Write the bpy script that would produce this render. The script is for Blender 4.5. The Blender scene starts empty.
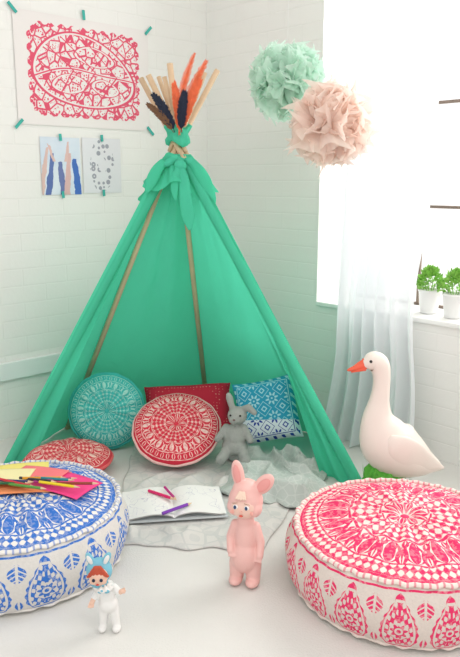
import bpy, bmesh, math, random
from mathutils import Vector, Matrix, Euler, noise as mn
random.seed(7)
pi=math.pi
scene=bpy.context.scene
scene.view_settings.view_transform='Standard'
scene.view_settings.look='None'

# ------------------------------------------------------------ node helpers
class E:
    def __init__(s,nt,sock): s.nt=nt; s.s=sock
    def _m(s,op,*a): return M(s.nt,op,*a)
    def __add__(s,o): return s._m('ADD',s,o)
    __radd__=__add__
    def __sub__(s,o): return s._m('SUBTRACT',s,o)
    def __rsub__(s,o): return s._m('SUBTRACT',o,s)
    def __mul__(s,o): return s._m('MULTIPLY',s,o)
    __rmul__=__mul__
    def __truediv__(s,o): return s._m('DIVIDE',s,o)
    def __rtruediv__(s,o): return s._m('DIVIDE',o,s)
    def __lt__(s,o): return s._m('LESS_THAN',s,o)
    def __gt__(s,o): return s._m('GREATER_THAN',s,o)
def M(nt,op,*a):
    n=nt.nodes.new('ShaderNodeMath'); n.operation=op
    for i,x in enumerate(a):
        if isinstance(x,E): nt.links.new(x.s,n.inputs[i])
        else: n.inputs[i].default_value=x
    return E(nt,n.outputs[0])
def sin(a): return M(a.nt,'SINE',a)
def ab(a): return M(a.nt,'ABSOLUTE',a)
def fr(a): return M(a.nt,'FRACT',a)
def mx(a,*b):
    for x in b: a=M(a.nt,'MAXIMUM',a,x)
    return a
def mnm(a,*b):
    for x in b: a=M(a.nt,'MINIMUM',a,x)
    return a
def sq(a): return M(a.nt,'SQRT',mx(a,0.0))
def pw(a,p): return M(a.nt,'POWER',a,p)
def at2(a,b): return M(a.nt,'ARCTAN2',a,b)
def inr(a,lo,hi): return (a>lo)*(a<hi)

def base_mat(name,color=(.8,.8,.8),rough=.6,spec=.3):
    m=bpy.data.materials.new(name); m.use_nodes=True
    nt=m.node_tree; b=nt.nodes['Principled BSDF']
    b.inputs['Base Color'].default_value=(*color,1)
    b.inputs['Roughness'].default_value=rough
    b.inputs['Specular IOR Level'].default_value=spec
    return m,nt,b
def coords(nt):
    t=nt.nodes.new('ShaderNodeTexCoord'); s=nt.nodes.new('ShaderNodeSeparateXYZ')
    nt.links.new(t.outputs['Object'],s.inputs[0])
    return t,E(nt,s.outputs[0]),E(nt,s.outputs[1]),E(nt,s.outputs[2])
def noise_t(nt,t,scale,detail=3,dist=0):
    n=nt.nodes.new('ShaderNodeTexNoise'); n.inputs['Scale'].default_value=scale
    n.inputs['Detail'].default_value=detail; n.inputs['Distortion'].default_value=dist
    nt.links.new(t.outputs['Object'],n.inputs['Vector']); return E(nt,n.outputs['Fac'])
def vor(nt,t,scale,feature='F1',rand=1):
    n=nt.nodes.new('ShaderNodeTexVoronoi'); n.feature=feature; n.inputs['Scale'].default_value=scale
    n.inputs['Randomness'].default_value=rand
    nt.links.new(t.outputs['Object'],n.inputs['Vector']); return E(nt,n.outputs['Distance'])
def mixc(nt,f,a,b):
    n=nt.nodes.new('ShaderNodeMix'); n.data_type='RGBA'
    if isinstance(f,E): nt.links.new(f.s,n.inputs[0])
    else: n.inputs[0].default_value=f
    for i,x in ((6,a),(7,b)):
        if isinstance(x,tuple): n.inputs[i].default_value=(*x,1)
        else: nt.links.new(x,n.inputs[i])
    return n.outputs[2]
def bump(nt,b,h,strength=.3,dist=.01):
    n=nt.nodes.new('ShaderNodeBump'); n.inputs['Strength'].default_value=strength
    n.inputs['Distance'].default_value=dist
    nt.links.new(h.s,n.inputs['Height']); nt.links.new(n.outputs[0],b.inputs['Normal'])
def simple(name,color,rough=.6,var=.12,nscale=20,bs=.15,bd=.004,spec=.3,bscale=None):
    m,nt,b=base_mat(name,color,rough,spec)
    t,x,y,z=coords(nt); n=noise_t(nt,t,nscale)
    lo=tuple(c*(1-var) for c in color); hi=tuple(min(1,c*(1+var)) for c in color)
    nt.links.new(mixc(nt,n,lo,hi),b.inputs['Base Color'])
    if bs: bump(nt,b,noise_t(nt,t,bscale or nscale*6),bs,bd)
    return m
def cloth_mat(name,color,trans=.4,transp=0,var=.08,nscale=8,bs=.2,big=0):
    m,nt,b=base_mat(name,color,.8,.1)
    t,x,y,z=coords(nt); n=noise_t(nt,t,nscale)
    col=mixc(nt,n,tuple(c*(1-var) for c in color),tuple(min(1,c*(1+var)) for c in color))
    nt.links.new(col,b.inputs['Base Color'])
    if big: bump(nt,b,noise_t(nt,t,7,4,1.2)+noise_t(nt,t,nscale*12)*.02,big,.05)
    else: bump(nt,b,noise_t(nt,t,nscale*12),bs,.003)
    tr=nt.nodes.new('ShaderNodeBsdfTranslucent'); nt.links.new(col,tr.inputs[0])
    mxs=nt.nodes.new('ShaderNodeMixShader'); mxs.inputs[0].default_value=trans
    nt.links.new(b.outputs[0],mxs.inputs[1]); nt.links.new(tr.outputs[0],mxs.inputs[2])
    last=mxs
    if transp:
        tp=nt.nodes.new('ShaderNodeBsdfTransparent'); m2=nt.nodes.new('ShaderNodeMixShader')
        m2.inputs[0].default_value=transp
        nt.links.new(mxs.outputs[0],m2.inputs[1]); nt.links.new(tp.outputs[0],m2.inputs[2]); last=m2
    nt.links.new(last.outputs[0],nt.nodes['Material Output'].inputs[0])
    return m

# printed patterns
def petals(r,th,N,r0,r1,phase=0.,fat=.85,hollow=.55,core=.25):
    u=ab(fr(th*(N/(2*pi))+(phase+50.))-.5)*2
    v=(r-r0)/(r1-r0)
    s=sq(sin(mnm(mx(v,0.),1.)*pi))
    shp=(u<(s*fat))
    hol=(u<(s*hollow-.05))
    cr=(u<(s*core-.03))
    return mx(shp-hol,cr)*inr(v,0.,1.)
def filig(r,th,N,k,r0,r1,t=.15,l=.07):
    a=sin(th*N+r*k)*sin(th*N-r*k)
    return mx(a>t, (ab(a)<l))*inr(r,r0,r1)
def ringl(r,r0,w=.012): return ab(r-r0)<w
def mandala(nt,t,x,y,R,N=16,style=0):
    wob=(noise_t(nt,t,40,2)-.5)*.03
    r=sq(x*x+y*y)/R+wob
    th=at2(y,x)
    if style==0:
        ink=mx(petals(r,th,N//2,.05,.22,0,.95,.5,.3),filig(r,th,N,34.,.24,.50,.12),ringl(r,.23,.009),ringl(r,.515,.014),
           petals(r,th,N,.53,.80,.5,.98,.72,.5),petals(r,th,N,.60,.82,0.,.5,.25,.1),petals(r,th,N*2,.53,.62,.25,.7,.2,.0),ringl(r,.81,.010),
           filig(r,th,N*2,40.,.82,.95,.1),ringl(r,.965,.014))
    else:
        ink=mx(petals(r,th,N//2,.04,.25,0,.8,.6,.2),filig(r,th,N,34.,.27,.56,.42,.035),ringl(r,.26,.007),ringl(r,.58,.008),
           petals(r,th,N,.60,.80,.5,.9,.74,.35),petals(r,th,N,.64,.80,0.,.4,.2,.0),ringl(r,.82,.008),
           petals(r,th,N*3,.84,.95,0,.6,.35,.0),ringl(r,.965,.008))
    return ink
def mandala_mat(name,R,ink_c,base_c,N=16,style=0,wear=.3):
    m,nt,b=base_mat(name,base_c,.85,.1)
    t,x,y,z=coords(nt)
    ink=mandala(nt,t,x,y,R,N,style)
    w=mnm(mx((noise_t(nt,t,90,4)-.3)*5.,1-wear),1.)
    nt.links.new(mixc(nt,ink*w,base_c,ink_c),b.inputs['Base Color'])
    bump(nt,b,noise_t(nt,t,260),.3,.002)
    return m
def side_mat(name,H,ink_c,base_c,N,ph=0.):
    m,nt,b=base_mat(name,base_c,.85,.1)
    t,x,y,z=coords(nt)
    th=at2(y,x); uu=fr(th*(N/(2*pi))+(50.+ph))-.5
    u=ab(uu)*2; v=(z-.014)/(H-.034)
    vv=mnm(mx(v,0.),1.)
    scal=sin(v*42.)*.03
    w=sq(sin(pw(vv,.78)*pi))*(1.0-vv*.45)
    w=w*(1.-(v>.6)*(v-.6)*.9)
    shp=(u<w*.90+scal); h1=(u<w*.78)*inr(v,.05,.9); h2=(u<w*.68)*inr(v,.08,.86)
    fil=sin(u*22.+v*9.)*sin(v*34.-u*8.)
    inner=mx(fil>-.10,(u<.05))*h2
    du=u*.9; dv=(v-.38)*2.1
    rr=sq(du*du+dv*dv)
    fl=(rr<(sin(at2(dv,du)*8.)*.06+.26))
    flh=(rr<.15)-(rr<.08)
    inner=mx(inner*(1-(rr<.345)),fl*(1-flh))
    med=mx(shp-h1,inner)*inr(v,0.,1.)
    u2=1-u
    leaf=mx((u2<sin(mnm(mx((v-.60)*2.9,0.),1.)*pi)*.34)*(1-(u2<.05))*(sin(v*80.+u2*20.)>-.6),(u2<sin(mnm(mx((v-.02)*4.,0.),1.)*pi)*.15)*(1-(u2<.04)))
    brd=inr(v,1.02,1.05)
    ink=mx(med,leaf,brd)
    wr=mnm(mx((noise_t(nt,t,110,4)-.28)*5.,.65),1.)
    lin=noise_t(nt,t,160,3)
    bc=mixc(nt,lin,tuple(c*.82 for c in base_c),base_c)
    nt.links.new(mixc(nt,ink*wr,bc,ink_c),b.inputs['Base Color'])
    bump(nt,b,noise_t(nt,t,260),.4,.003)
    return m

# ------------------------------------------------------------ mesh helpers
def obj(name,verts,faces,mats=None,parent=None,loc=(0,0,0),rot=(0,0,0),smooth=True,fmat=None):
    me=bpy.data.meshes.new(name); me.from_pydata([tuple(v) for v in verts],[],faces); me.update()
    o=bpy.data.objects.new(name,me); scene.collection.objects.link(o)
    if mats:
        if not isinstance(mats,(list,tuple)): mats=[mats]
        for m in mats: me.materials.append(m)
    if fmat:
        for p,i in zip(me.polygons,fmat): p.material_index=i
    if smooth:
        for p in me.polygons: p.use_smooth=True
    o.location=loc; o.rotation_euler=rot
    if parent: o.parent=parent
    return o
def empty(name,loc=(0,0,0),rot=(0,0,0)):
    o=bpy.data.objects.new(name,None); scene.collection.objects.link(o); o.location=loc; o.rotation_euler=rot
    o.empty_display_size=.05; return o
def box(x0,x1,y0,y1,z0,z1,V,F):
    i=len(V)
    V+= [(x0,y0,z0),(x1,y0,z0),(x1,y1,z0),(x0,y1,z0),(x0,y0,z1),(x1,y0,z1),(x1,y1,z1),(x0,y1,z1)]
    F+= [(i,i+3,i+2,i+1),(i+4,i+5,i+6,i+7),(i,i+1,i+5,i+4),(i+1,i+2,i+6,i+5),(i+2,i+3,i+7,i+6),(i+3,i,i+4,i+7)]
def boxes(name,bs,mat,bevel=0,**k):
    V=[];F=[]
    for b in bs: box(*b,V,F)
    o=obj(name,V,F,mat,smooth=False,**k)
    if bevel:
        m=o.modifiers.new('b','BEVEL'); m.width=bevel; m.segments=2
    return o
def revolve(prof,seg=64,fn=None):
    V=[];F=[];n=len(prof)
    for i,(r,z) in enumerate(prof):
        for j in range(seg):
            a=2*pi*j/seg
            p=(r*math.cos(a),r*math.sin(a),z)
            if fn: p=fn(p,r,z,a,i)
            V.append(p)
    for i in range(n-1):
        for j in range(seg):
            F.append((i*seg+j,i*seg+(j+1)%seg,(i+1)*seg+(j+1)%seg,(i+1)*seg+j))
    return V,F
def cr(pts,n):
    out=[]
    P=[pts[0]]+list(pts)+[pts[-1]]
    for i in range(1,len(P)-2):
        for k in range(n):
            t=k/n
            a,b,c,d=P[i-1],P[i],P[i+1],P[i+2]
            out.append(tuple(.5*((2*b[q])+(-a[q]+c[q])*t+(2*a[q]-5*b[q]+4*c[q]-d[q])*t*t+(-a[q]+3*b[q]-3*c[q]+d[q])*t**3) for q in range(len(b))))
    out.append(tuple(pts[-1])); return out
def loft(pts,seg=20,sub=5,up=(0,1,0)):
    P=cr(pts,sub) if sub>1 else pts
    V=[];F=[];n=len(P); up=Vector(up)
    for i,p in enumerate(P):
        c=Vector(p[:3]); a=Vector(P[max(0,i-1)][:3]); b=Vector(P[min(n-1,i+1)][:3])
        t=(b-a).normalized(); s=t.cross(up)
        if s.length<1e-4: s=Vector((1,0,0))
        s.normalize(); u=s.cross(t).normalized()
        for j in range(seg):
            q=2*pi*j/seg
            V.append(c+s*(math.cos(q)*max(p[3],.0003))+u*(math.sin(q)*max(p[4],.0003)))
    for i in range(n-1):
        for j in range(seg):
            F.append((i*seg+j,i*seg+(j+1)%seg,(i+1)*seg+(j+1)%seg,(i+1)*seg+j))
    F.append(tuple(range(seg))[::-1]); F.append(tuple((n-1)*seg+j for j in range(seg)))
    return V,F
def tube(p,q,r0,r1=None,seg=12):
    r1=r0 if r1 is None else r1
    d=(Vector(q)-Vector(p)).normalized(); up=(0,0,1) if abs(d.z)<.9 else (0,1,0)
    return loft([(*p,r0,r0),(*q,r1,r1)],seg,1,up)
def merge(parts):
    V=[];F=[];M_=[]
    for k,(v,f) in enumerate(parts):
        o=len(V); V+=list(v); F+=[tuple(i+o for i in ff) for ff in f]; M_+=[k]*len(f)
    return V,F,M_
def sph(c,r,rot=None,seg=20,rings=12):
    if not isinstance(r,tuple): r=(r,r,r)
    R=Euler(rot).to_matrix() if rot else None
    V=[];F=[]
    for i in range(rings+1):
        a=pi*i/rings
        for j in range(seg):
            b=2*pi*j/seg
            v=Vector((r[0]*max(math.sin(a),.001)*math.cos(b),r[1]*max(math.sin(a),.001)*math.sin(b),r[2]*math.cos(a)))
            if R: v=R@v
            V.append(v+Vector(c))
    for i in range(rings):
        for j in range(seg):
            F.append((i*seg+j,(i+1)*seg+j,(i+1)*seg+(j+1)%seg,i*seg+(j+1)%seg))
    F.append(tuple(range(seg))); F.append(tuple(rings*seg+j for j in range(seg))[::-1])
    return V,F
def limb(p,q,r0,r1,n=9):
    out=[]
    for i in range(n):
        t=i/(n-1); out.append(sph(Vector(p).lerp(Vector(q),t),r0+(r1-r0)*t,seg=14,rings=8))
    return out
def blob(name,parts,mat,parent=None,voxel=.004,smooth=6,**k):
    V,F,_=merge(parts)
    o=obj(name,V,F,mat,parent=parent,**k)
    m=o.modifiers.new('r','REMESH'); m.mode='VOXEL'; m.voxel_size=voxel; m.use_smooth_shade=True
    s=o.modifiers.new('s','SMOOTH'); s.iterations=smooth; s.factor=.5
    return o
def parts_obj(name,parts,mat,parent=None,**k):
    V,F,_=merge(parts); return obj(name,V,F,mat,parent=parent,**k)
def grid(nu,nv,fn):
    V=[fn(i/nu,j/nv) for j in range(nv+1) for i in range(nu+1)]
    F=[(j*(nu+1)+i,j*(nu+1)+i+1,(j+1)*(nu+1)+i+1,(j+1)*(nu+1)+i) for j in range(nv) for i in range(nu)]
    return V,F
def N3(x,y,z=0): return mn.noise(Vector((x,y,z)))

# ------------------------------------------------------------ camera
H=1.13
cam=bpy.data.cameras.new('camera'); co=bpy.data.objects.new('camera',cam); scene.collection.objects.link(co)
cam.sensor_width=36; cam.sensor_fit='AUTO'; cam.lens=36*700/657
co.location=(0,0,H); co.rotation_euler=(math.radians(90-12),0,0); cam.clip_start=.05
scene.camera=co

# ------------------------------------------------------------ room
C=Vector((-.118,3.77,0)); AL=math.radians(42.9); AR=math.radians(-47.1)
uL=Vector((math.cos(AL),math.sin(AL),0)); nL=Vector((-math.sin(AL),math.cos(AL),0))
wR=Vector((math.cos(AR),math.sin(AR),0)); nR=Vector((-math.sin(AR),math.cos(AR),0))
def Rp(r,off,z): return C+wR*r+nR*off+Vector((0,0,z))
def brick_mat(name,color):
    m,nt,b=base_mat(name,color,.7,.25)
    t,x,y,z=coords(nt)
    cb=nt.nodes.new('ShaderNodeCombineXYZ'); nt.links.new((x+y).s,cb.inputs[0]); nt.links.new(z.s,cb.inputs[1])
    br=nt.nodes.new('ShaderNodeTexBrick'); nt.links.new(cb.outputs[0],br.inputs[0])
    br.inputs['Scale'].default_value=1; br.inputs['Brick Width'].default_value=.215; br.inputs['Row Height'].default_value=.075
    br.inputs['Mortar Size'].default_value=.005; br.inputs['Mortar Smooth'].default_value=1.
    mort=E(nt,br.outputs['Fac'])
    n1=noise_t(nt,t,60,4)
    bump(nt,b,(1-mort)+n1*.6,.20,.005)
    n2=noise_t(nt,t,3,2)
    c1=mixc(nt,n2,tuple(c*.96 for c in color),color)
    nt.links.new(mixc(nt,mort*.22,c1,tuple(c*.88 for c in color)),b.inputs['Base Color'])
    return m
mwall=brick_mat('painted_brick',(.86,.85,.82))
boxes('wall_left',[(-3.8,0,0,.2,0,2.7)],mwall,loc=C,rot=(0,0,AL))
boxes('wall_right',[(-.2,.765,0,.27,0,2.7),(.765,2.5,0,.27,0,.56),(.765,2.5,0,.27,2.35,2.7),(2.5,3.8,0,.27,0,2.7)],mwall,loc=C,rot=(0,0,AR))
mtrim=simple('trim_paint',(.80,.83,.82),.5,.03,5,.05)
boxes('trim_1',[(-3.7,-.001,-.022,0,.27,.35)],mtrim,.004,loc=C,rot=(0,0,AL))
boxes('window_sill',[(.766,2.499,-.012,.235,.56,.58)],simple('sill_paint',(.86,.86,.84),.4,.02,5,0),.004,loc=C,rot=(0,0,AR))
mf,nt,b=base_mat('floor_painted',(.74,.73,.70),.7,.2)
t,x,y,z=coords(nt); n1=noise_t(nt,t,2.5,4); n2=noise_t(nt,t,180,3)
nt.links.new(mixc(nt,n1,(.66,.65,.62),(.76,.75,.72)),b.inputs['Base Color']); bump(nt,b,n2,.5,.003)
def quadslab(name,s0,s1,z0,z1,mat):
    V=[]
    for z in (z0,z1):
        for (a,c) in ((0,0),(-1,0),(-1,1),(0,1)):
            V.append(C+uL*(a*s1+.0)+wR*(c*s1)+Vector((0,0,z)))
    return obj(name,V,[(0,1,2,3),(7,6,5,4),(0,4,5,1),(1,5,6,2),(2,6,7,3),(3,7,4,0)],mat,smooth=False)
quadslab('floor',0,3.8,-.05,0,mf)
quadslab('ceiling',0,3.8,2.7,2.75,simple('ceiling_paint',(.87,.87,.86),.8,.02,3,0))
mfr=simple('window_steel',(.20,.15,.12),.5,.1,30,0)
fb=[]
wx0,wx1=.766,2.499
for zz in (.58,1.01,1.44,1.87,2.30): fb.append((wx0,wx1,.240,.254,zz,zz+.012))
fb.append((wx0,wx1,.236,.262,2.32,2.35))
for r in (.79,1.146,1.502,1.858,2.214,2.47): fb.append((r-.0055,r+.0055,.240,.252,.58,2.35))
boxes('window_1',fb,mfr,loc=C,rot=(0,0,AR))

# ------------------------------------------------------------ posters
def Lp(s,z,off=-.004): return C-uL*s+nL*off+Vector((0,0,z))
mtape=simple('washi_tape_teal',(.05,.42,.36),.6,.1,60,0)
def sheet(name,s0,s1,z0,z1,mat,tapes):
    w=s1-s0;h=z1-z0; c=Lp((s0+s1)/2,(z0+z1)/2,-.004)
    e=empty(name,c,(0,0,AL))
    def f(u,v):
        return ((u-.5)*w,-.003*math.sin(pi*u)*math.sin(pi*v)-.0015*N3(u*3,v*3),(v-.5)*h)
    V,F=grid(16,12,f); obj('paper',V,F,mat,parent=e)
    for k,(tx,tz,a,l) in enumerate(tapes):
        V=[];F=[]; box(-l/2,l/2,-.0075,-.004,-.006,.006,V,F)
        obj('tape_%d'%k,V,F,mtape,parent=e,loc=(tx*w/2,0,tz*h/2),rot=(0,a,0),smooth=False)
    return e
m,nt,b=base_mat('papercut_print',(.85,.84,.82),.7,.1)
t,x,y,z=coords(nt)
wob=(noise_t(nt,t,16,3)-.5)
rad=pw(ab(x/.282),8.)+pw(ab(z/.188),7.)
edge=sin(x*120.)*sin(z*120.+1.)*.3
ins=rad<(1.0+wob*.6+edge)
v1=vor(nt,t,24,'DISTANCE_TO_EDGE'); v2=vor(nt,t,90,'F1'); v3=vor(nt,t,75,'DISTANCE_TO_EDGE')
ink=mx((v1<.075),(v3>.13)*(v2<.5)*(v1>.12))
lx=x+.01+z*.25; lz=z+(lx*lx*.5)-.012
lr=pw(ab(lx/.262),1.9)+pw(ab(lz/.158),1.9)
leafl=inr(lr,.93,1.02); leafw=inr(lr,.86,.93)
lr2=pw(ab((lx-.07)/.10),1.7)+pw(ab((lz-.065)/.042),1.7)
lr3=pw(ab((lx+.09)/.09),1.7)+pw(ab((lz+.055)/.04),1.7)
lr4=pw(ab((lx-.09)/.07),1.7)+pw(ab((lz+.06)/.035),1.7)
vein=ab(lz+sin(lx*16.)*.008)<.003
vein2=(ab(fr(lx*9.+ab(lz)*9.+50.)-.5)<.035)*(lr<.85)
wline=mx(leafw,(ab(lz+sin(lx*16.)*.008)<.007),inr(lr2,.8,1.0),inr(lr3,.8,1.0),inr(lr4,.75,1.))
ink=mx(ink*(1-wline),leafl,vein,vein2,inr(lr2,1.0,1.14),inr(lr3,1.,1.14),inr(lr4,1.,1.15),inr(rad,.6,1.5)*(v2<.62))*ins
nt.links.new(mixc(nt,ink,(.82,.78,.76),(.73,.10,.17)),b.inputs['Base Color'])
sheet('papercut_poster',.372,1.053,1.36,1.815,m,[(-1,1,.8,.05),(1,1,-.8,.05),(-1,-1,-.8,.05),(1,-1,.8,.05),(-.02,1.08,1.5,.04)])
m,nt,b=base_mat('hands_print',(.8,.8,.8),.5,.2)
t,x,y,z=coords(nt); nn=(noise_t(nt,t,26,3)-.5)*.05
def finger(cx,top,wd,lean,bot=-.2):
    xx=x-cx-(z*lean)+nn*.4
    return (ab(xx)<(wd+(z-top)*-.04))*(z<(nn+top))*(z>bot)
c=mixc(nt,noise_t(nt,t,9),(.50,.62,.78),(.82,.85,.87))
c=mixc(nt,finger(-.05,.05,.009,.15),c,(.12,.18,.42))
c=mixc(nt,finger(-.005,.02,.010,-.1),c,(.16,.20,.42))
c=mixc(nt,finger(.035,.06,.009,.1),c,(.70,.46,.44))
c=mixc(nt,finger(.07,.03,.012,-.1),c,(.06,.16,.50))
c=mixc(nt,finger(-.08,.08,.006,.2),c,(.70,.50,.46))
c=mixc(nt,finger(-.03,.09,.005,-.3,.02),c,(.72,.50,.46))
c=mixc(nt,finger(.02,.10,.005,.2,.02),c,(.72,.50,.46))
nt.links.new(c,b.inputs['Base Color'])
sheet('photo_print',.765,.960,1.065,1.312,m,[(0,1.0,1.5,.03),(0,-1,1.5,.03)])
m,nt,b=base_mat('rings_print',(.8,.8,.8),.5,.2)
t,x,y,z=coords(nt)
va=vor(nt,t,38,'F1',.5)
wreath=ab(sq(x*x*1.8+z*z*.6)-.06)
ink=inr(va,.16,.46)*(wreath<(noise_t(nt,t,20)*.04+.010))
nt.links.new(mixc(nt,ink,(.74,.74,.77),(.34,.35,.40)),b.inputs['Base Color'])
sheet('photo_print',.547,.752,1.07,1.316,m,[(0,1.0,1.5,.03),(0,-1,1.5,.03)])

# ------------------------------------------------------------ teepee
tp=empty('teepee_tent',(0,0,0))
apex=Vector((-.209,2.9,1.29))
feet={'FL':(-.897,2.65),'BL':(-.755,3.08),'B':(-.12,3.45),'BR':(.36,3.0),'FR':(.487,2.465),'F2':(.325,2.55)}
mgreen=cloth_mat('green_tent_canvas',(.12,.74,.50),.44,0,.06,5,.12,.22)
mgreen2=cloth_mat('green_tent_canvas_trim',(.11,.70,.47),.36,0,.1,8,.2,.3)
mwood=simple('pole_wood',(.72,.52,.34),.6,.15,12,.1)
def pl(k,z,out=0.):
    f=Vector((*feet[k],0)); p=f.lerp(apex,z/apex.z)
    c=Vector((-.2,2.9,0)); d=Vector((p.x-c.x,p.y-c.y,0))
    if d.length>1e-5: d.normalize()
    return p+d*out
ext={'FL':.27,'BL':.25,'B':.27,'BR':.24,'FR':.24}
offs={'FL':(.012,.012),'BL':(.004,.006),'B':(.0,.012),'BR':(.018,.004),'FR':(-.018,.0)}
for k in ('FL','BL','B','BR','FR'):
    f=Vector((*feet[k],0.0)); o_=Vector((*offs[k],0)) 
    if k=='BR':
        d=(f-Vector((-.2,2.9,0))).normalized(); f=f+d*.05; o_=d*.004
    a=apex+o_; d=(a-f)/(a.z-f.z); top=a+d*ext[k]
    V,F=tube(f,top,.0115,.0115,14); obj('pole_'+k.lower(),V,F,mwood,parent=tp)
for i,(dx,dy,l) in enumerate(((-.075,.03,.24),(.09,-.03,.25),(-.045,-.05,.23))):
    a=apex+Vector((-dx*.4,-dy*.4,-.05)); b_=apex+Vector((dx,dy,l)); V,F=tube(a,b_,.009,.009,12); obj('pole_tip_%d'%i,V,F,mwood,parent=tp)
ztop=1.20
def panel(name,A,B_,oA,oB,sag=.03,mat=mgreen,nu=36,nv=80,seed=0,zb=0.004):
    def f(u,v):
        z=zb+(ztop-zb)*(1-v)
        p=pl(A,z,oA).lerp(pl(B_,z,oB),u)
        c=Vector((-.2,2.9,p.z)); d=(c-p); d.z=0
        if d.length>1e-4: d.normalize()
        s=sag*math.sin(pi*u)*math.sin(pi*min(1,v*.85+.1))
        w=.018*N3(u*3+seed,v*2.5,seed)*(math.sin(pi*u)) + .008*math.sin(u*16+seed+v*4)*math.exp(-v*3)
        w+=.006*N3(u*8+seed,v*9+u*5,seed+3)*math.sin(pi*u)
        w+=.014*math.sin(u*9+seed*2)*max(0,v-.6)*math.sin(pi*u)
        return p+d*(s+w)
    V,F=grid(nu,nv,f); return obj(name,V,F,mat,parent=tp)
panel('canvas_left','FL','BL',.012,.016,.02,seed=1)
panel('canvas_back_left','BL','B',.016,.016,.035,seed=2)
panel('canvas_back_right','B','BR',.016,.018,-.01,seed=3)
panel('canvas_right','BR','FR',.018,.014,.02,seed=4)
def flap(u,v):
    z=.004+(ztop-.004)*(1-v)
    w=(.15+.75*v)
    p=pl('FR',z,.02).lerp(pl('F2',z,.02),u*w*1.0)
    fold=.020*math.sin(u*10+v*3)*(.3+v)*u+.010*N3(u*5,v*8,2)*u
    return p+Vector((-.3,-.95,0))*fold
V,F=grid(30,80,flap); obj('door_flap_right',V,F,mgreen2,parent=tp)
def flapL(u,v):
    z=.004+(ztop-.004)*(1-v)
    p=pl('FL',z,.02)
    fold=.012*math.sin(u*9+v*3)
    return p+Vector((.085*u*(.3+v),.03*u-.012+fold*.6*u,-.0))
V,F=grid(16,60,flapL); obj('door_flap_left',V,F,mgreen,parent=tp)
for k in ('FL','FR'):
    f=pl(k,.004); a=pl(k,ztop-.005)
    pts=[]
    for i in range(12):
        tt=i/11; p=f.lerp(a,tt)+Vector((*offs[k],0))*tt; r=.021+.003*N3(i*1.3,0,5)
        pts.append((*p,r,r))
    V,F=loft(pts,16,3,(0,1,0)); obj('sleeve_'+k.lower(),V,F,mgreen,parent=tp)
def collar(p,r,z,a,i):
    tt=i/19
    rr=r*(1+.10*math.sin(a*7+tt*3)+.06*math.sin(a*15+1+tt*4))
    drop=(.05*max(0,math.sin(a*2+2.6))+.02*math.sin(a*5))*(1-tt)
    return (apex.x+rr*math.cos(a)*1.08,apex.y+rr*math.sin(a)*.72,z-drop)
prof=[]
for i in range(20):
    tt=i/19; prof.append((.096*(1-tt)**1.1+.043,1.105+.125*tt))
V,F=revolve(prof,96,collar); obj('gathered_collar',V,F,mgreen,parent=tp)
def band(p,r,z,a,i):
    rr=r*(1+.10*math.sin(a*4+z*90)+.05*math.sin(a*9))
    return (apex.x+rr*math.cos(a),apex.y+rr*math.sin(a),z+.012*math.sin(a*2))
V,F=revolve([(.034,1.268),(.044,1.272),(.048,1.29),(.043,1.305),(.048,1.32),(.052,1.336),(.042,1.344),(.03,1.338)],48,band)
obj('tie_band',V,F,mgreen2,parent=tp)
V,F=revolve([(.046,1.175),(.060,1.18),(.064,1.20),(.058,1.22),(.05,1.225)],48,band); obj('scarf_band',V,F,mgreen,parent=tp)
parts_obj('knot',[sph((-.195,2.83,1.185),(.026,.022,.022),(0,.4,.2)),sph((-.235,2.845,1.20),(.035,.015,.016),(0,-.5,0)),sph((-.15,2.85,1.195),(.034,.015,.018),(0,.5,0))],mgreen2,tp)
def tail(pts,name,mat=mgreen2):
    V,F=loft(pts,14,6,(0,1,0)); obj(name,V,F,mat,parent=tp)
tail([(-.195,2.825,1.185,.012,.008),(-.180,2.808,1.13,.020,.006),(-.175,2.797,1.06,.024,.005),(-.165,2.792,.99,.026,.004),(-.158,2.79,.935,.007,.003)],'scarf_tail_1')
tail([(-.20,2.825,1.185,.012,.008),(-.212,2.810,1.14,.016,.006),(-.218,2.805,1.09,.015,.005),(-.213,2.805,1.05,.005,.003)],'scarf_tail_2',mgreen)
tail([(-.155,2.85,1.20,.016,.012),(-.125,2.835,1.165,.024,.012),(-.098,2.825,1.12,.026,.010),(-.075,2.82,1.06,.020,.008),(-.065,2.82,1.02,.006,.004)],'fold_right',mgreen)
tail([(-.262,2.85,1.20,.016,.012),(-.290,2.835,1.165,.022,.012),(-.312,2.825,1.12,.022,.010),(-.330,2.82,1.08,.008,.004)],'fold_left',mgreen)
mor=simple('feather_orange',(.85,.15,.06),.7,.35,60,.3); mbk=simple('feather_black',(.012,.018,.04),.6,.3,60,.3)
def feather(name,p,q,w,mat,bend=.02,seed=1):
    rnd=random.Random(seed)
    p=Vector(p);q=Vector(q); n=34
    d=(q-p); s=Vector((0,1,0)).cross(d).normalized()
    def ctr(t): return p.lerp(q,t)+s*bend*(t*t*1.6)+Vector((0,-.012*math.sin(t*3),0))
    parts=[tube(ctr(i/8),ctr((i+1)/8),.0014,.0011,6) for i in range(8)]
    for i in range(n):
        t=.10+.9*i/n; c=ctr(t); ax=(ctr(min(1,t+.04))-ctr(t-.04)).normalized()
        sd=Vector((0,1,0)).cross(ax).normalized()
        ww=w*(math.sin(pi*min(1,(t*.86+.12)))**.55)
        for sg in (1,-1):
            l=ww*rnd.uniform(.85,1.15); tip=c+sd*sg*l+ax*(l*.9+.004)+Vector((0,rnd.uniform(-.004,.004),0))
            parts.append(([c-ax*.004,c+ax*.005,tip+ax*.003,tip-ax*.002],[(0,1,2,3)]))
    parts_obj(name,parts,mat,tp)
feather('feather_1',(-.20,2.83,1.30),(-.205,2.82,1.60),.015,mor,.045,1)
feather('feather_2',(-.20,2.83,1.30),(-.135,2.82,1.585),.018,mor,.03,2)
feather('feather_3',(-.195,2.83,1.30),(-.20,2.82,1.50),.016,mor,-.01,3)
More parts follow.
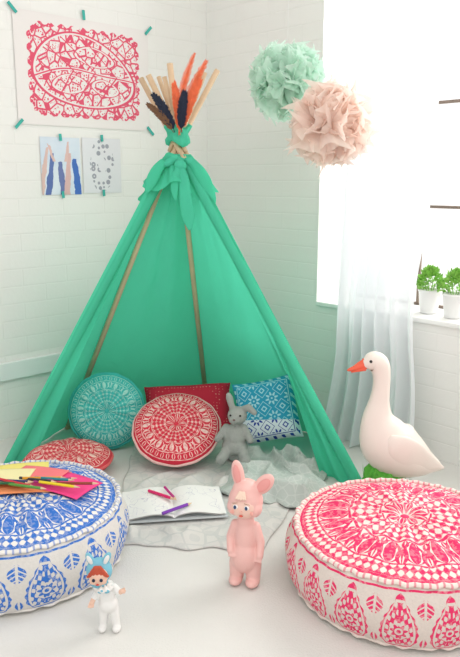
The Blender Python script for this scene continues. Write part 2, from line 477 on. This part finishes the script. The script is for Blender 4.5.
feather('feather_4',(-.19,2.83,1.31),(-.14,2.80,1.51),.018,mor,.02,4)
feather('feather_5',(-.215,2.83,1.31),(-.265,2.80,1.46),.018,mbk,-.02,5)
feather('feather_6',(-.19,2.82,1.31),(-.18,2.79,1.46),.018,mbk,.005,6)
feather('feather_7',(-.22,2.83,1.31),(-.29,2.80,1.43),.014,simple('feather_brown',(.16,.08,.04),.6,.3,60,.3),-.02,7)

# ------------------------------------------------------------ poufs
def domez(r):
    q=min(1,r)
    return .243-.045*q**2.6-.02*math.exp(-(q/.07)**2)
def pouf(name,loc,inkc,basec,N,Nside,rotz,ph=0,sz=.92,sr=1.):
    e=empty(name,loc,(0,0,rotz)); e.scale=(sr,sr,sz)
    R=.298
    prof=[]
    for i in range(30):
        q=i/29; prof.append((max(.0005,q*R),domez(q)))
    nt_=len(prof)
    for (r,z) in cr([(.299,.197),(.312,.182),(.324,.15),(.329,.115),(.326,.075),(.315,.035),(.298,.010),(.27,0.0),(.2,0.0),(.001,.001)],5): prof.append((r,z))
    def f(p,r,z,a,i):
        if i<nt_:
            q=r/R
            k=.006*math.sin(pi*q)*math.cos(16*a)*(1 if q>.1 else 0)+.006*N3(p[0]*12,p[1]*12,3)*min(1,q*3)
            return (p[0],p[1],z+k)
        s=1
        if z>.001:
            zz=(z)/.2
            s=1+.008*abs(math.sin(a*Nside/2))*math.sin(pi*min(1,max(0,zz)))+.006*math.sin(a*40)*max(0,zz-.6)/.4+.016*N3(p[0]*7,p[1]*7,z*9)
        return (p[0]*s,p[1]*s,z)
    V,F=revolve(prof,192,f)
    fm=[0 if (k//192)<nt_-1 else 1 for k in range(len(F))]
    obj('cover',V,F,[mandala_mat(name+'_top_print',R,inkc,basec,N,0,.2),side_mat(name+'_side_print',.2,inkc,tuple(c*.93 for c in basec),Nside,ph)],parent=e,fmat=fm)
    m,nt,b=base_mat(name+'_piping',basec,.8,.1)
    t,x,y,z=coords(nt); th=at2(y,x)
    nt.links.new(mixc(nt,(sin(th*110.)>.55)*(z>.1)*.6,basec,inkc),b.inputs['Base Color'])
    for zz,rr,pr_,nm in ((.2,.302,.007,'piping_top'),(.014,.303,.005,'piping_bottom')):
        pr=[(rr+pr_*math.cos(q),zz+pr_*math.sin(q)) for q in [2*pi*k/10 for k in range(11)]]
        def g(p,r,z,a,i):
            s=1+.010*math.sin(a*Nside*2)
            return (p[0]*s,p[1]*s,z+.002*math.sin(a*Nside*3))
        V,F=revolve(pr,192,g); obj(nm,V,F,m,parent=e)
    V,F=sph((0,0,.226),(.014,.014,.008)); obj('button',V,F,simple(name+'_button',inkc,.7,.1,60,.1),parent=e)
    return e
red=(.74,.04,.14); cream=(.80,.70,.64)
pouf('red_floor_pouf',(.490,1.81,0),red,cream,20,17,.2,sz=.90)
pouf('blue_floor_pouf',(-.640,1.95,0),(.045,.17,.56),(.78,.75,.71),20,14,.5)

# ------------------------------------------------------------ cushions
def orient(n,roll=0):
    q=Vector(n).normalized().to_track_quat('Z','Y')
    return (q.to_matrix()@Matrix.Rotation(roll,3,'Z')).to_euler()
def round_cushion(name,loc,n,R,T,ink,base,N=14,style=0,roll=0,pipe=None,wear=.3):
    e=empty(name,loc,orient(n,roll))
    prof=[]
    K=24
    for i in range(K+1):
        q=i/K; prof.append((max(.0005,q*R),T/2*(1-q**3.2)**.6*(1-.35*math.exp(-(q/.12)**2))+.004))
    for i in range(K+1):
        q=1-i/K; prof.append((max(.0005,q*R),-T/2*(1-q**3.2)**.6*(1-.35*math.exp(-(q/.12)**2))-.004))
    def f(p,r,z,a,i):
        s=1+.006*math.sin(a*N)*(r/R)+.014*N3(math.cos(a)*2,math.sin(a)*2,R*30)*(r/R)
        return (p[0]*s,p[1]*s,z+.004*math.cos(a*N)*math.sin(pi*r/R)+.006*N3(p[0]*14,p[1]*14,z))
    V,F=revolve(prof,120,f)
    obj('cover',V,F,mandala_mat(name+'_print',R*.98,ink,base,N,style,wear),parent=e)
    pr=[(R+.006*math.cos(q),.006*math.sin(q)) for q in [2*pi*k/10 for k in range(11)]]
    V,F=revolve(pr,120,lambda p,r,z,a,i:(p[0]*(1+.006*math.sin(a*N)+.014*N3(math.cos(a)*2,math.sin(a)*2,R*30)),p[1]*(1+.006*math.sin(a*N)+.014*N3(math.cos(a)*2,math.sin(a)*2,R*30)),z))
    obj('piping',V,F,simple(name+'_pipe',pipe or base,.8,.1,40,.2),parent=e)
    V,F=sph((0,0,T/2*.65+.005),(.010,.010,.005)); obj('button',V,F,simple(name+'_btn',base,.7,.1,40,.1),parent=e)
    return e
round_cushion('teal_round_cushion',(-.525,2.85,.165),(.15,-.93,.30),.158,.08,(.36,.68,.60),(.05,.44,.40),14,2,.3,(.05,.44,.40),.7)
round_cushion('red_round_cushion',(-.217,2.70,.140),(.02,-.56,.83),.176,.085,(.84,.60,.55),(.66,.04,.07),14,2,.1,(.78,.52,.48),.45)
round_cushion('coral_round_cushion',(-.635,2.58,.056),(0,-.03,1),.170,.085,(.80,.55,.48),(.62,.06,.08),12,2,.1,(.66,.12,.12),.5)
def pillow(name,loc,n,roll,a,b_,T,mat):
    e=empty(name,loc,orient(n,roll))
    parts=[]
    for sgn in (1,-1):
        def f(u,v):
            U=u*2-1;W=v*2-1
            x=a*U*(1-.07*(1-W*W)); y=b_*W*(1-.07*(1-U*U))
            z=sgn*T/2*((1-U**4)*(1-W**4))**.55+ .005*N3(x*12,y*12,sgn)
            if abs(U)==1 or abs(W)==1: z=0
            return (x,y,z)
        V,F=grid(32,32,f)
        if sgn<0: F=[ff[::-1] for ff in F]
        parts.append((V,F))
    parts_obj('cover',parts,mat,e)
    return e
m,nt,b=base_mat('blue_diamond_print',(.1,.2,.4),.85,.1)
t,x,y,z=coords(nt)
ca=fr(x*13.+50.)-.5; cb_=fr(y*13.+50.)-.5
ra=ab(ca)+ab(cb_); aa=at2(cb_,ca); rr=sq(ca*ca+cb_*cb_)
i1=(rr<(sin(aa*8.)*.10+.26))*(rr>.16); i2=inr(ra,.58,.62); i3=rr<.05
bord=mx(ab(x),ab(y))
i4=(ra>.82)*(ra<.9)
ink=mx(i1,i2,i3,i4)
ink=ink*(bord<.104)+inr(bord,.107,.110)+inr(bord,.114,.126)*(sin(x*180.)*sin(y*180.)+sin((x+y)*170.)>.4)
side=(y+x*.15)<-.045
c1=mixc(nt,ink*.8,(.03,.32,.48),(.45,.74,.78)); c2=mixc(nt,ink,(.66,.76,.80),(.02,.06,.32))
nt.links.new(mixc(nt,side,c1,c2),b.inputs['Base Color']); bump(nt,b,noise_t(nt,t,250),.3,.002)
pillow('blue_square_pillow',(.155,2.80,.185),(-.28,-.87,.40),.28,.135,.135,.10,m)
m,nt,b=base_mat('red_dot_print',(.6,.05,.06),.85,.1)
t,x,y,z=coords(nt); va=vor(nt,t,70,'F1',.3)
nt.links.new(mixc(nt,(va<.22),(.62,.03,.06),(.75,.25,.22)),b.inputs['Base Color']); bump(nt,b,noise_t(nt,t,250),.3,.002)
pillow('red_rectangular_pillow',(-.19,3.02,.115),(0,-.70,.70),.06,.20,.125,.11,m)

# ------------------------------------------------------------ mat, blanket, books
m,nt,b=base_mat('rug_weave',(.6,.6,.56),.9,.05)
t,x,y,z=coords(nt); pt=sin(x*70.)*sin(y*70.); va=vor(nt,t,16,'DISTANCE_TO_EDGE')
nt.links.new(mixc(nt,mx((pt>.35)*.45,(va<.05)*.6)*noise_t(nt,t,12),(.66,.65,.62),(.42,.46,.46)),b.inputs['Base Color']); bump(nt,b,noise_t(nt,t,200),.5,.003)
qa=[Vector((-.38,2.03)),Vector((.10,1.97)),Vector((.37,2.70)),Vector((-.42,2.95))]
def frug(u,v):
    p=qa[0].lerp(qa[1],u).lerp(qa[3].lerp(qa[2],u),v)
    p=p+Vector((.025*N3(v*5,u,1),.035*N3(u*5,v,2)))
    e=min(u,1-u,v,1-v)
    onb=max(0,1-max(abs(p.x+.19)/.24,abs(p.y-2.27)/.17))
    fold=.022*max(0,1-abs(N3(p.x*7+2,p.y*6,4))*3)+.012*max(0,N3(p.x*12,p.y*12,9))
    return (p.x,p.y,.006+fold*min(1,e*10)*max(0,1-onb*4)*(1 if p.y<2.5 else max(.1,1-(p.y-2.5)*8)))
V,F=grid(90,110,frug); o=obj('play_mat',V,F,m); so=o.modifiers.new('s','SOLIDIFY'); so.thickness=.004; so.offset=-1
m,nt,b=base_mat('throw_fabric',(.5,.58,.54),.95,.05)
t,x,y,z=coords(nt); va=vor(nt,t,34,'DISTANCE_TO_EDGE')
nt.links.new(mixc(nt,(va<.06)*.35,mixc(nt,noise_t(nt,t,9),(.40,.47,.44),(.55,.59,.55)),(.66,.69,.65)),b.inputs['Base Color']); bump(nt,b,noise_t(nt,t,150),.6,.003)
ba=[Vector((-.02,2.36)),Vector((.33,2.22)),Vector((.38,2.66)),Vector((.00,2.78))]
def fbl(u,v):
    p=ba[0].lerp(ba[1],u).lerp(ba[3].lerp(ba[2],u),v)
    p=p+Vector((.07*N3(v*4,u*2,7),.08*N3(u*4,v*2,8)))
    e=min(1,min(u,1-u,v,1-v)*8)
    n1=1-abs(N3(p.x*6+N3(p.x*5,p.y*5,3),p.y*7+p.x*4,11))*2.6
    n2=1-abs(N3(p.x*12+N3(p.x*9,p.y*9,2)*1.2,p.y*9,15))*2.4
    h=.030+e*(.042*max(0,n1)**1.5+.010*max(0,n2)+.004)
    return (p.x,p.y,h*(.5+.5*e))
V,F=grid(120,110,fbl); o=obj('grey_throw_blanket',V,F,m); so=o.modifiers.new('s','SOLIDIFY'); so.thickness=.004; so.offset=-1
mp,nt,b=base_mat('sketch_page',(.86,.85,.83),.8,.1)
t,x,y,z=coords(nt); n=noise_t(nt,t,14,2)
sk=(ab(n-.5)<.005)+(ab(noise_t(nt,t,22,1)-.42)<.004)
mask=(ab(x)>.02)*(ab(x)<.16)*(ab(y)<.085)
nt.links.new(mixc(nt,mnm(sk,1.)*mask,(.86,.85,.83),(.60,.58,.66)),b.inputs['Base Color'])
bk=empty('drawing_book',(-.20,2.265,.018),(0,0,.14))
for sg,nm in ((1,'page_right'),(-1,'page_left')):
    parts=[]
    for L in range(3):
        def f(u,v):
            return (sg*u*(.175-.002*L),(v-.5)*.215,.006+.016*math.sin(pi*min(1,u*1.15))*(1-u)**.5+.002*(2-L)*(1) if u>0 else .004)
        V,F=grid(14,6,f); parts.append((V,F))
    parts_obj(nm,parts,mp,bk)
boxes('cover',[(-.18,.18,-.112,.112,-.002,.002)],simple('book_cover',(.6,.65,.66),.6,.05,20,0),parent=bk)
def pencil(e,nm,p,q,col,r=.0038):
    p=Vector(p);q=Vector(q);d=(q-p).normalized()
    V,F=tube(p,q-d*.018,r,r,6); V2,F2=tube(q-d*.018,q,r,.0006,6)
    VV,FF,MM=merge([(V,F),(V2,F2)])
    obj(nm,VV,FF,[simple('pencil_'+nm,col,.4,.05,20,0),mwood],parent=e,fmat=MM,smooth=False)
pe=empty('felt_pens',(0,0,0))
pencil(pe,'pen_pink',(-.29,2.32,.046),(-.19,2.25,.046),(.75,.03,.16),.0055)
pencil(pe,'pen_magenta',(-.235,2.345,.048),(-.185,2.24,.048),(.55,.03,.25),.005)
pencil(pe,'pen_purple',(-.225,2.15,.044),(-.13,2.22,.048),(.22,.05,.45),.0055)

pc=Vector((-.640,1.95,0))
st=empty('coloured_paper_stack',(0,0,0))
def psheet(nm,cx,cy,w,h,a,lift,col,curl=0):
    def f(u,v):
        x=(u-.5)*w;y=(v-.5)*h
        X=cx+x*math.cos(a)-y*math.sin(a);Y=cy+x*math.sin(a)+y*math.cos(a)
        r=math.hypot(X-pc.x,Y-pc.y)/.298
        z=max(domez(max(.2,r)),.205)*.92+.008+lift+curl*(u-.5)**2
        return (X,Y,z)
    V,F=grid(12,12,f); o=obj(nm,V,F,simple('paper_'+nm,col,.7,.05,10,0),parent=st)
    so=o.modifiers.new('s','SOLIDIFY'); so.thickness=.0015
psheet('orange_sheet',-.60,1.99,.22,.16,.15,.002,(.88,.30,.12))
psheet('pink_sheet',-.50,1.985,.17,.15,-.35,.006,(.85,.06,.25))
psheet('yellow_sheet',-.66,2.07,.17,.15,.25,.009,(.86,.74,.20))
psheet('coral_sheet',-.59,2.03,.15,.11,-.2,.012,(.88,.20,.22))
psheet('cream_sheet',-.68,2.0,.14,.12,.0,.014,(.86,.78,.42))
pe=empty('colouring_pencils',(0,0,0))
cols=[(.02,.12,.05),(.03,.03,.15),(.6,.03,.05),(.1,.3,.05),(.03,.03,.04),(.75,.35,.02),(.35,.03,.2),(.02,.25,.3),(.8,.6,.02),(.3,.05,.03)]
for i,cc in enumerate(cols):
    x0=-.71+.020*i+random.uniform(-.02,.02); y0=1.945+random.uniform(-.02,.03); a=random.uniform(-.45,.2)
    L=.13
    pencil(pe,'pencil_%d'%i,(x0,y0,.250+.003*(i%3)),(x0+L*math.cos(a),y0+L*math.sin(a)*.8,.250+.003*((i+1)%3)),cc,.0042)

# ------------------------------------------------------------ goose
g=empty('goose_lamp',(0,2.3,0))
mg=simple('goose_white',(.82,.74,.67),.35,.04,8,.1,.002,.5)
G=[(.452,0,.512,.010,.012),(.465,0,.520,.024,.020),(.488,0,.527,.035,.028),(.508,0,.512,.035,.028),(.517,0,.475,.030,.026),(.517,0,.430,.030,.027),(.512,0,.38,.037,.031),(.510,0,.33,.054,.043),(.522,0,.285,.078,.060),(.545,0,.240,.096,.076),(.582,0,.208,.098,.082),(.628,0,.184,.080,.074),(.672,0,.166,.055,.056),(.708,0,.155,.030,.036),(.738,0,.145,.010,.02)]
V,F=loft(G,28,6,(0,1,0)); obj('body',V,F,mg,parent=g)
for sg in (1,-1):
    W=[(.535,sg*.060,.272,.018,.006),(.565,sg*.071,.248,.046,.012),(.61,sg*.071,.218,.053,.012),(.662,sg*.054,.187,.038,.010),(.708,sg*.034,.165,.02,.008),(.742,sg*.022,.150,.004,.003)]
    V,F=loft(W,20,5,(0,1,0)); obj('wing_%d'%(1 if sg>0 else 2),V,F,mg,parent=g)
mb=simple('goose_beak',(.80,.12,.06),.4,.1,30,0,spec=.5)
V,F=loft([(.460,0,.518,.019,.015),(.443,0,.512,.015,.013),(.423,0,.503,.009,.011),(.404,0,.497,.005,.008),(.398,0,.495,.001,.003)],18,4,(0,1,0))
V2,F2=loft([(.460,0,.504,.010,.012),(.438,0,.498,.007,.010),(.412,0,.490,.003,.006)],14,4,(0,1,0))
parts_obj('beak',[(V,F),(V2,F2),sph((.460,0,.532),(.012,.012,.008))],mb,g)
me_=simple('black_gloss',(.01,.01,.01),.2,.1,10,0,spec=.6)
parts_obj('eyes',[sph((.474,-.022,.532),.0055),sph((.474,.022,.532),.0055)],me_,g)
mgr=simple('grass_green',(.12,.50,.06),.6,.35,40,.6,.01)
def gb(p,r,z,a,i):
    k=1+.15*math.sin(a*7+z*40)+.1*math.sin(a*13); return (.540+p[0]*k,p[1]*k*.9,z)
V,F=revolve([(.001,0),(.085,0),(.09,.02),(.078,.06),(.062,.1),(.055,.14),(.04,.16),(.001,.165)],60,gb); obj('grass_base',V,F,mgr,parent=g)
bl=[]
for i in range(110):
    a=random.uniform(0,2*pi); r0=random.uniform(.05,.082); h=random.uniform(.06,.13)
    c=Vector((.540+r0*math.cos(a),r0*math.sin(a)*.9,0.005)); tip=c+Vector((.02*math.cos(a),.02*math.sin(a),h)); s=Vector((-math.sin(a),math.cos(a),0))*.006
    bl.append(([c-s,c+s,tip],[(0,1,2)]))
parts_obj('grass_blades',bl,mgr,g)

# ------------------------------------------------------------ pink bunny figurine
pb=empty('pink_bunny_figurine',(.044,1.815,0),(0,0,-.28)); pb.scale=(.88,.9,1.03)
mpk=simple('pink_vinyl',(.82,.48,.44),.4,.04,6,.05,.002,.5)
P=[sph((0,0,.245),(.056,.052,.050)),sph((-.03,-.012,.232),(.027,.03,.026)),sph((.03,-.012,.232),(.027,.03,.026)),
   sph((0,.005,.275),(.045,.042,.03)),
   sph((0,0,.13),(.038,.036,.07)),sph((0,-.006,.085),(.047,.043,.050)),sph((0,.0,.185),(.028,.026,.03))]
P+=limb((-.025,.0,.06),(-.028,-.004,.018),.029,.023)+limb((.025,0,.06),(.028,-.004,.018),.029,.023)
P+=[sph((-.028,-.014,.014),(.023,.034,.014)),sph((.028,-.014,.014),(.023,.034,.014))]
P+=limb((-.033,0,.17),(-.049,-.004,.135),.017,.014)+limb((-.049,-.004,.135),(-.040,-.032,.108),.014,.013)
P+=limb((.033,0,.17),(.051,-.004,.13),.017,.014)+limb((.051,-.004,.13),(.052,-.022,.098),.014,.013)
for k in range(4):
    P+=limb((-.040+.004*(k-1.5),-.034,.107),(-.034+.0055*(k-1.5),-.044,.096),.0045,.0035,4)
    P+=limb((.052+.004*(k-1.5),-.024,.098),(.050+.0055*(k-1.5),-.031,.084),.0045,.0035,4)
P+=[sph((-.026,.002,.318),(.021,.012,.042),(0,-.22,0)),sph((-.018,.002,.288),(.016,.014,.022)),
    sph((.058,.002,.298),(.024,.012,.040),(0,.85,0)),sph((.036,.002,.282),(.018,.014,.02))]
blob('body',P,mpk,pb,.0026,3)
parts_obj('ear_inner',[sph((-.027,-.0085,.320),(.012,.004,.029),(0,-.22,0)),sph((.059,-.0085,.298),(.015,.004,.027),(0,.85,0))],simple('pink_ear_inner',(.78,.34,.32),.5,.05,10,0),pb)
parts_obj('face',[sph((0,-.021,.240),(.044,.0345,.036))],simple('face_vinyl',(.86,.58,.49),.4,.03,6,0,spec=.5),pb)
mhair=simple('cream_hair',(.84,.62,.50),.5,.1,20,.3)
hp=[]
for k in range(5):
    a=-.9+.45*k
    hp+=limb((.003*k-.008,-.040,.281),(.020*math.sin(a)-.002,-.0535,.268+.003*abs(a)),.006,.003,6)
blob('forelock',hp,mhair,pb,.0018,1)
mew=simple('eye_white',(.85,.85,.85),.3,.01,10,0); meb=simple('eye_blue',(.03,.06,.14),.3,.1,10,0)
parts_obj('eye_whites',[sph((-.019,-.0525,.246),(.0080,.004,.0065)),sph((.017,-.0525,.246),(.0080,.004,.0065))],mew,pb)
parts_obj('pupils',[sph((-.020,-.0560,.246),(.0048,.002,.0055)),sph((.016,-.0560,.246),(.0048,.002,.0055))],meb,pb)
parts_obj('eyebrows',limb((-.027,-.053,.256),(-.013,-.0555,.259),.0014,.0012,5)+limb((.011,-.0555,.259),(.025,-.053,.256),.0014,.0012,5),simple('brow',(.35,.15,.08),.5,.1,10,0),pb)
parts_obj('mouth',[sph((-.001,-.0545,.222),(.0065,.003,.003)),],simple('lip_red',(.72,.12,.08),.4,.05,10,0),pb)
parts_obj('nose',[sph((-.001,-.0565,.235),(.004,.005,.0035))],simple('nose_vinyl',(.84,.50,.42),.4,.03,6,0),pb)
parts_obj('cheeks',[sph((-.030,-.0465,.229),(.008,.003,.0055),(0,0,.5)),sph((.030,-.0465,.229),(.008,.003,.0055),(0,0,-.5))],simple('blush',(.84,.42,.36),.5,.05,10,0),pb)

# ------------------------------------------------------------ small doll
d=empty('vintage_doll_figurine',(-.312,1.60,0),(0,0,.05)); d.scale=(.95,.95,.97)
mw=simple('doll_white',(.80,.79,.77),.55,.04,20,.1); msk=simple('doll_skin',(.80,.52,.40),.45,.04,10,0); mbl=simple('doll_blue_hood',(.20,.48,.60),.6,.1,20,.2); mrh=simple('doll_red_hair',(.50,.08,.04),.6,.2,60,.4)
P=[sph((0,0,.10),(.022,.019,.034)),sph((.002,0,.075),(.027,.023,.024))]+limb((-.010,0,.07),(-.014,-.002,.018),.015,.011)+limb((.014,0,.07),(.022,-.004,.018),.015,.011)
P+=[sph((-.015,-.008,.010),(.012,.018,.010)),sph((.023,-.010,.010),(.012,.018,.010))]
P+=limb((-.016,0,.122),(-.033,-.006,.098),.011,.009)+limb((.018,0,.122),(.034,-.008,.112),.011,.009)
blob('romper',P,mw,d,.0022,3)
P=limb((-.033,-.006,.098),(-.040,-.014,.088),.007,.0065)+limb((.034,-.008,.112),(.042,-.016,.120),.007,.0065)
for k in range(5):
    P+=limb((-.040+.0028*(k-2),-.015,.087),(-.042+.0035*(k-2),-.02,.077+.001*abs(k-2)),.0022,.0016,4)
    P+=limb((.043,-.016,.121+.0028*(k-2)),(.051-.001*abs(k-2),-.02,.124+.0035*(k-2)),.0022,.0016,4)
blob('hands',P,msk,d,.0012,1)
hc=Vector((-.020,0,.163))
P=[sph(hc+Vector((0,-.007,-.001)),(.026,.024,.027)),sph(hc+Vector((-.012,-.018,-.009)),.011),sph(hc+Vector((.012,-.018,-.009)),.011)]+limb((-.008,0,.13),hc,.010,.012)
blob('head',P,msk,d,.0022,2)
blob('hood',[sph(hc+Vector((0,.009,.004)),(.035,.028,.035)),sph(hc+Vector((-.022,.004,.040)),(.010,.008,.020),(0,-.45,0)),sph(hc+Vector((.022,.004,.040)),(.010,.008,.020),(0,.45,0)),sph(hc+Vector((0,.004,-.030)),(.024,.022,.008))],mbl,d,.0022,2)
parts_obj('hood_ear_inner',[sph(hc+Vector((-.022,-.004,.041)),(.006,.002,.014),(0,-.45,0)),sph(hc+Vector((.022,-.004,.041)),(.006,.002,.014),(0,.45,0))],mw,d)
hp=[]
for k in range(9):
    a=-1.3+k*.325
    hp+=limb(hc+Vector((.006*math.sin(a),-.020,.026)),hc+Vector((.027*math.sin(a),-.026+.008*abs(math.sin(a)),.014-.012*abs(math.sin(a)))),.007,.004,5)
blob('fringe',hp,mrh,d,.0018,2)
parts_obj('eyes',[sph(hc+Vector((-.010,-.0305,-.002)),(.0045,.002,.005)),sph(hc+Vector((.010,-.0305,-.002)),(.0045,.002,.005))],simple('doll_eye',(.02,.03,.06),.3,.1,10,0),d)
parts_obj('mouth',[sph(hc+Vector((0,-.031,-.014)),(.0045,.002,.002))],simple('doll_lip',(.7,.04,.04),.4,.1,10,0),d)
def cf(p,r,z,a,i): return (p[0]+-.008,p[1],z+.003*math.sin(a*9))
V,F=revolve([(.012,.135),(.026,.129),(.030,.125),(.012,.126)],48,cf); obj('collar',V,F,mw,parent=d)
parts_obj('bow',[sph((-.014,-.024,.125),(.008,.004,.005)),sph((.002,-.024,.125),(.008,.004,.005))],mbl,d)

# ------------------------------------------------------------ plush bunny
pl_=empty('grey_plush_rabbit',(.020,2.60,.055),(0,0,-.1)); pl_.scale=(.86,.86,.86)
mfu=simple('plush_grey',(.36,.39,.36),.95,.2,30,.9,.006,.05,220)
P=[sph((.01,0,.205),(.045,.042,.042)),sph((.0,-.028,.195),(.028,.026,.022)),sph((0,0,.10),(.055,.048,.065)),sph((0,-.01,.06),(.060,.05,.045))]
P+=limb((-.03,-.03,.05),(-.055,-.095,.028),.026,.024)+limb((.035,-.03,.05),(.055,-.095,.028),.026,.024)
P+=limb((-.04,0,.145),(-.075,-.03,.10),.019,.017)+limb((.04,0,.145),(.072,-.03,.10),.019,.017)
P+=limb((-.012,.0,.238),(-.026,.002,.285),.014,.017)+limb((-.026,.002,.285),(-.03,.0,.30),.017,.012)
P+=limb((.035,.0,.236),(.062,-.006,.245),.014,.017)+limb((.062,-.006,.245),(.088,-.012,.225),.017,.013)
blob('body',P,mfu,pl_,.004,3)
parts_obj('eyes',[sph((-.018,-.036,.216),.005),sph((.026,-.038,.216),.005)],me_,pl_)
parts_obj('nose',[sph((.0,-.054,.201),(.006,.004,.004))],simple('plush_nose',(.20,.12,.11),.6,.1,10,0),pl_)

# ------------------------------------------------------------ pompoms
def pompom(name,c,R,col,seed,NP=190,wm=1.,rmin=.74):
    rnd=random.Random(seed); e=empty(name,c)
    m=cloth_mat(name+'_tissue',col,.55,.18,.05,12,.2)
    V=[];F=[]
    for i in range(NP):
        zf=1-2*(i+.5)/NP; ph=i*2.39996+rnd.uniform(-.3,.3); s=math.sqrt(1-zf*zf)
        dd=Vector((s*math.cos(ph),s*math.sin(ph),zf))
        t=dd.orthogonal().normalized(); t=(Matrix.Rotation(rnd.uniform(0,2*pi),3,dd)@t)
        bb=dd.cross(t); Ro=R*rnd.uniform(rmin,1.05); w=R*rnd.uniform(.30,.52)*wm; cup=rnd.uniform(.5,1.2)
        p1,p2,p3=rnd.uniform(0,6),rnd.uniform(0,6),rnd.uniform(.8,1.4)
        nu,nv=14,7; o_=len(V)
        for j in range(nv+1):
            v=j/nv
            for k in range(nu+1):
                u=k/nu*2-1
                rr=R*.25+(Ro-R*.25)*v*(1-.24*u*u*v)+.025*R*math.sin(k*1.2+p1)*v*v
                ruf=.045*R*math.sin(k*p3+p2)*v+.006*R*rnd.uniform(-1,1)*v
                p=dd*rr+t*(w*u*(.2+.8*v))+bb*(cup*w*(u*u)*v+ruf+.32*R*v**3)
                V.append(p)
        for j in range(nv):
            for k in range(nu):
                a=o_+j*(nu+1)+k; F.append((a,a+1,a+nu+2,a+nu+1))
    obj('tissue_petals',V,F,m,parent=e)
    V,F=tube((0,0,0),(0,0,2.7-c[2]),.0006,.0006,6); obj('hanging_thread',V,F,simple(name+'_thread',(.85,.85,.85),.8,.01,5,0),parent=e)
pompom('mint_tissue_pompom',(.224,2.89,1.508),.142,(.76,.94,.84),3,170,.95)
pompom('peach_tissue_pompom',(.362,2.62,1.321),.134,(1.,.84,.77),5,130,1.3,.70)

# ------------------------------------------------------------ curtain
mcur=cloth_mat('sheer_voile',(.85,.87,.89),.42,.12,.02,10,.02)
def fcur(u,v):
    z=2.6*(1-v)+.006
    bot=max(0,(v-.85)/.15)
    r=.975+.46*u -.02*v - .04*bot*(1-u) + .015*math.sin(v*3+u*4)-.05*math.exp(-((v-.76)/.12)**2)*u-.05*max(0,v-.6)*u
    off=-.105+.034*math.sin(u*36+v*1.5+.6*math.sin(v*4))*(.6+.4*v)+.010*math.sin(u*83+v*5)
    off-= .04*bot*bot+.02*bot*N3(u*8,v*8,2)
    off=min(off,-.045)
    return Rp(r,off,max(z,.004+.02*max(0,N3(u*9,v*30))))
V,F=grid(190,90,fcur); cu=obj('sheer_curtain',V,F,mcur)
cre=empty('curtain_rod',Rp(.7,-.1,2.62),(0,0,AR))
V,F=tube((0,0,.012),(1.9,0,.012),.01,.01,14); obj('rod',V,F,mfr,parent=cre)
boxes('brackets',[(.05,.07,0,.1,.005,.02),(1.8,1.82,0,.1,.005,.02)],mfr,parent=cre)

# ------------------------------------------------------------ pots
mpot=simple('white_ceramic',(.82,.82,.81),.3,.02,5,0,spec=.5); mlf=simple('leaf_green',(.26,.54,.10),.5,.4,40,.2); msoil=simple('soil',(.06,.04,.03),.9,.3,60,.5)
def pot(name,r,off,style,seed):
    rnd=random.Random(seed); e=empty(name,Rp(r,off,.581))
    V,F=revolve([(.001,0),(.034,0),(.037,.004),(.045,.09),(.048,.092),(.048,.1),(.043,.1),(.041,.085),(.001,.085)],40); obj('pot',V,F,mpot,parent=e)
    V,F=revolve([(.0415,.086),(.001,.089)],30); obj('soil',V,F,msoil,parent=e)
    L=[]
    for i in range(150 if style else 300):
        a=rnd.uniform(0,2*pi); q=rnd.random()**.5
        if style:
            c=Vector((.036*q*math.cos(a),.036*q*math.sin(a),.086)); h=rnd.uniform(.08,.125)
            tip=c+Vector((.035*math.cos(a)*q+rnd.uniform(-.012,.012),.035*math.sin(a)*q,h)); s=Vector((-math.sin(a),math.cos(a),0))*.003; mid=c.lerp(tip,.55)+Vector((0,0,.01))
            L.append(([c-s,c+s,mid+s,mid-s,tip],[(0,1,2,3),(3,2,4)]))
        else:
            el=rnd.uniform(-.1,1.5); R_=.050*rnd.uniform(.6,1)
            c=Vector((R_*math.cos(a)*math.cos(el),R_*math.sin(a)*math.cos(el),.108+.080*math.sin(el)*rnd.uniform(.6,1)))
            dd=Vector((math.cos(a)*math.cos(el),math.sin(a)*math.cos(el),math.sin(el)+.2)).normalized(); s=dd.orthogonal().normalized(); s=Matrix.Rotation(rnd.uniform(0,6),3,dd)@s
            L.append(([c,c+dd*.010+s*.008,c+dd*.022,c+dd*.010-s*.008],[(0,1,2,3)]))
    if not style:
        for k in range(8):
            a=k*.8; L.append(tube((.01*math.cos(a),.01*math.sin(a),.085),(.03*math.cos(a),.03*math.sin(a),.14),.0015,.001,5))
    parts_obj('foliage',L,mlf,e,smooth=False)
pot('potted_herb',1.285,.11,0,1); pot('potted_herb',1.41,.09,0,2)
pot('potted_grass',1.55,.10,1,3)

# ------------------------------------------------------------ lights
w=bpy.data.worlds.new('world'); scene.world=w; w.use_nodes=True
bg=w.node_tree.nodes['Background']; bg.inputs[0].default_value=(1,.985,.965,1); bg.inputs[1].default_value=1.17
def area(name,loc,target,sx,sy,power,col=(1,1,1)):
    l=bpy.data.lights.new(name,'AREA'); l.shape='RECTANGLE'; l.size=sx; l.size_y=sy; l.energy=power; l.color=col
    o=bpy.data.objects.new(name,l); scene.collection.objects.link(o); o.location=loc
    o.rotation_euler=(Vector(target)-Vector(loc)).to_track_quat('-Z','Y').to_euler(); return o
area('window_daylight',Rp(1.7,.8,1.7),Rp(1.3,-1.5,.4),1.6,1.7,52,(1,.98,.95))
area('added_overhead_fill',(.3,1.0,2.62),(-.1,2.2,.2),1.8,1.4,22,(1,.98,.95))  # added soft fill from above, stands for no fixture in the room
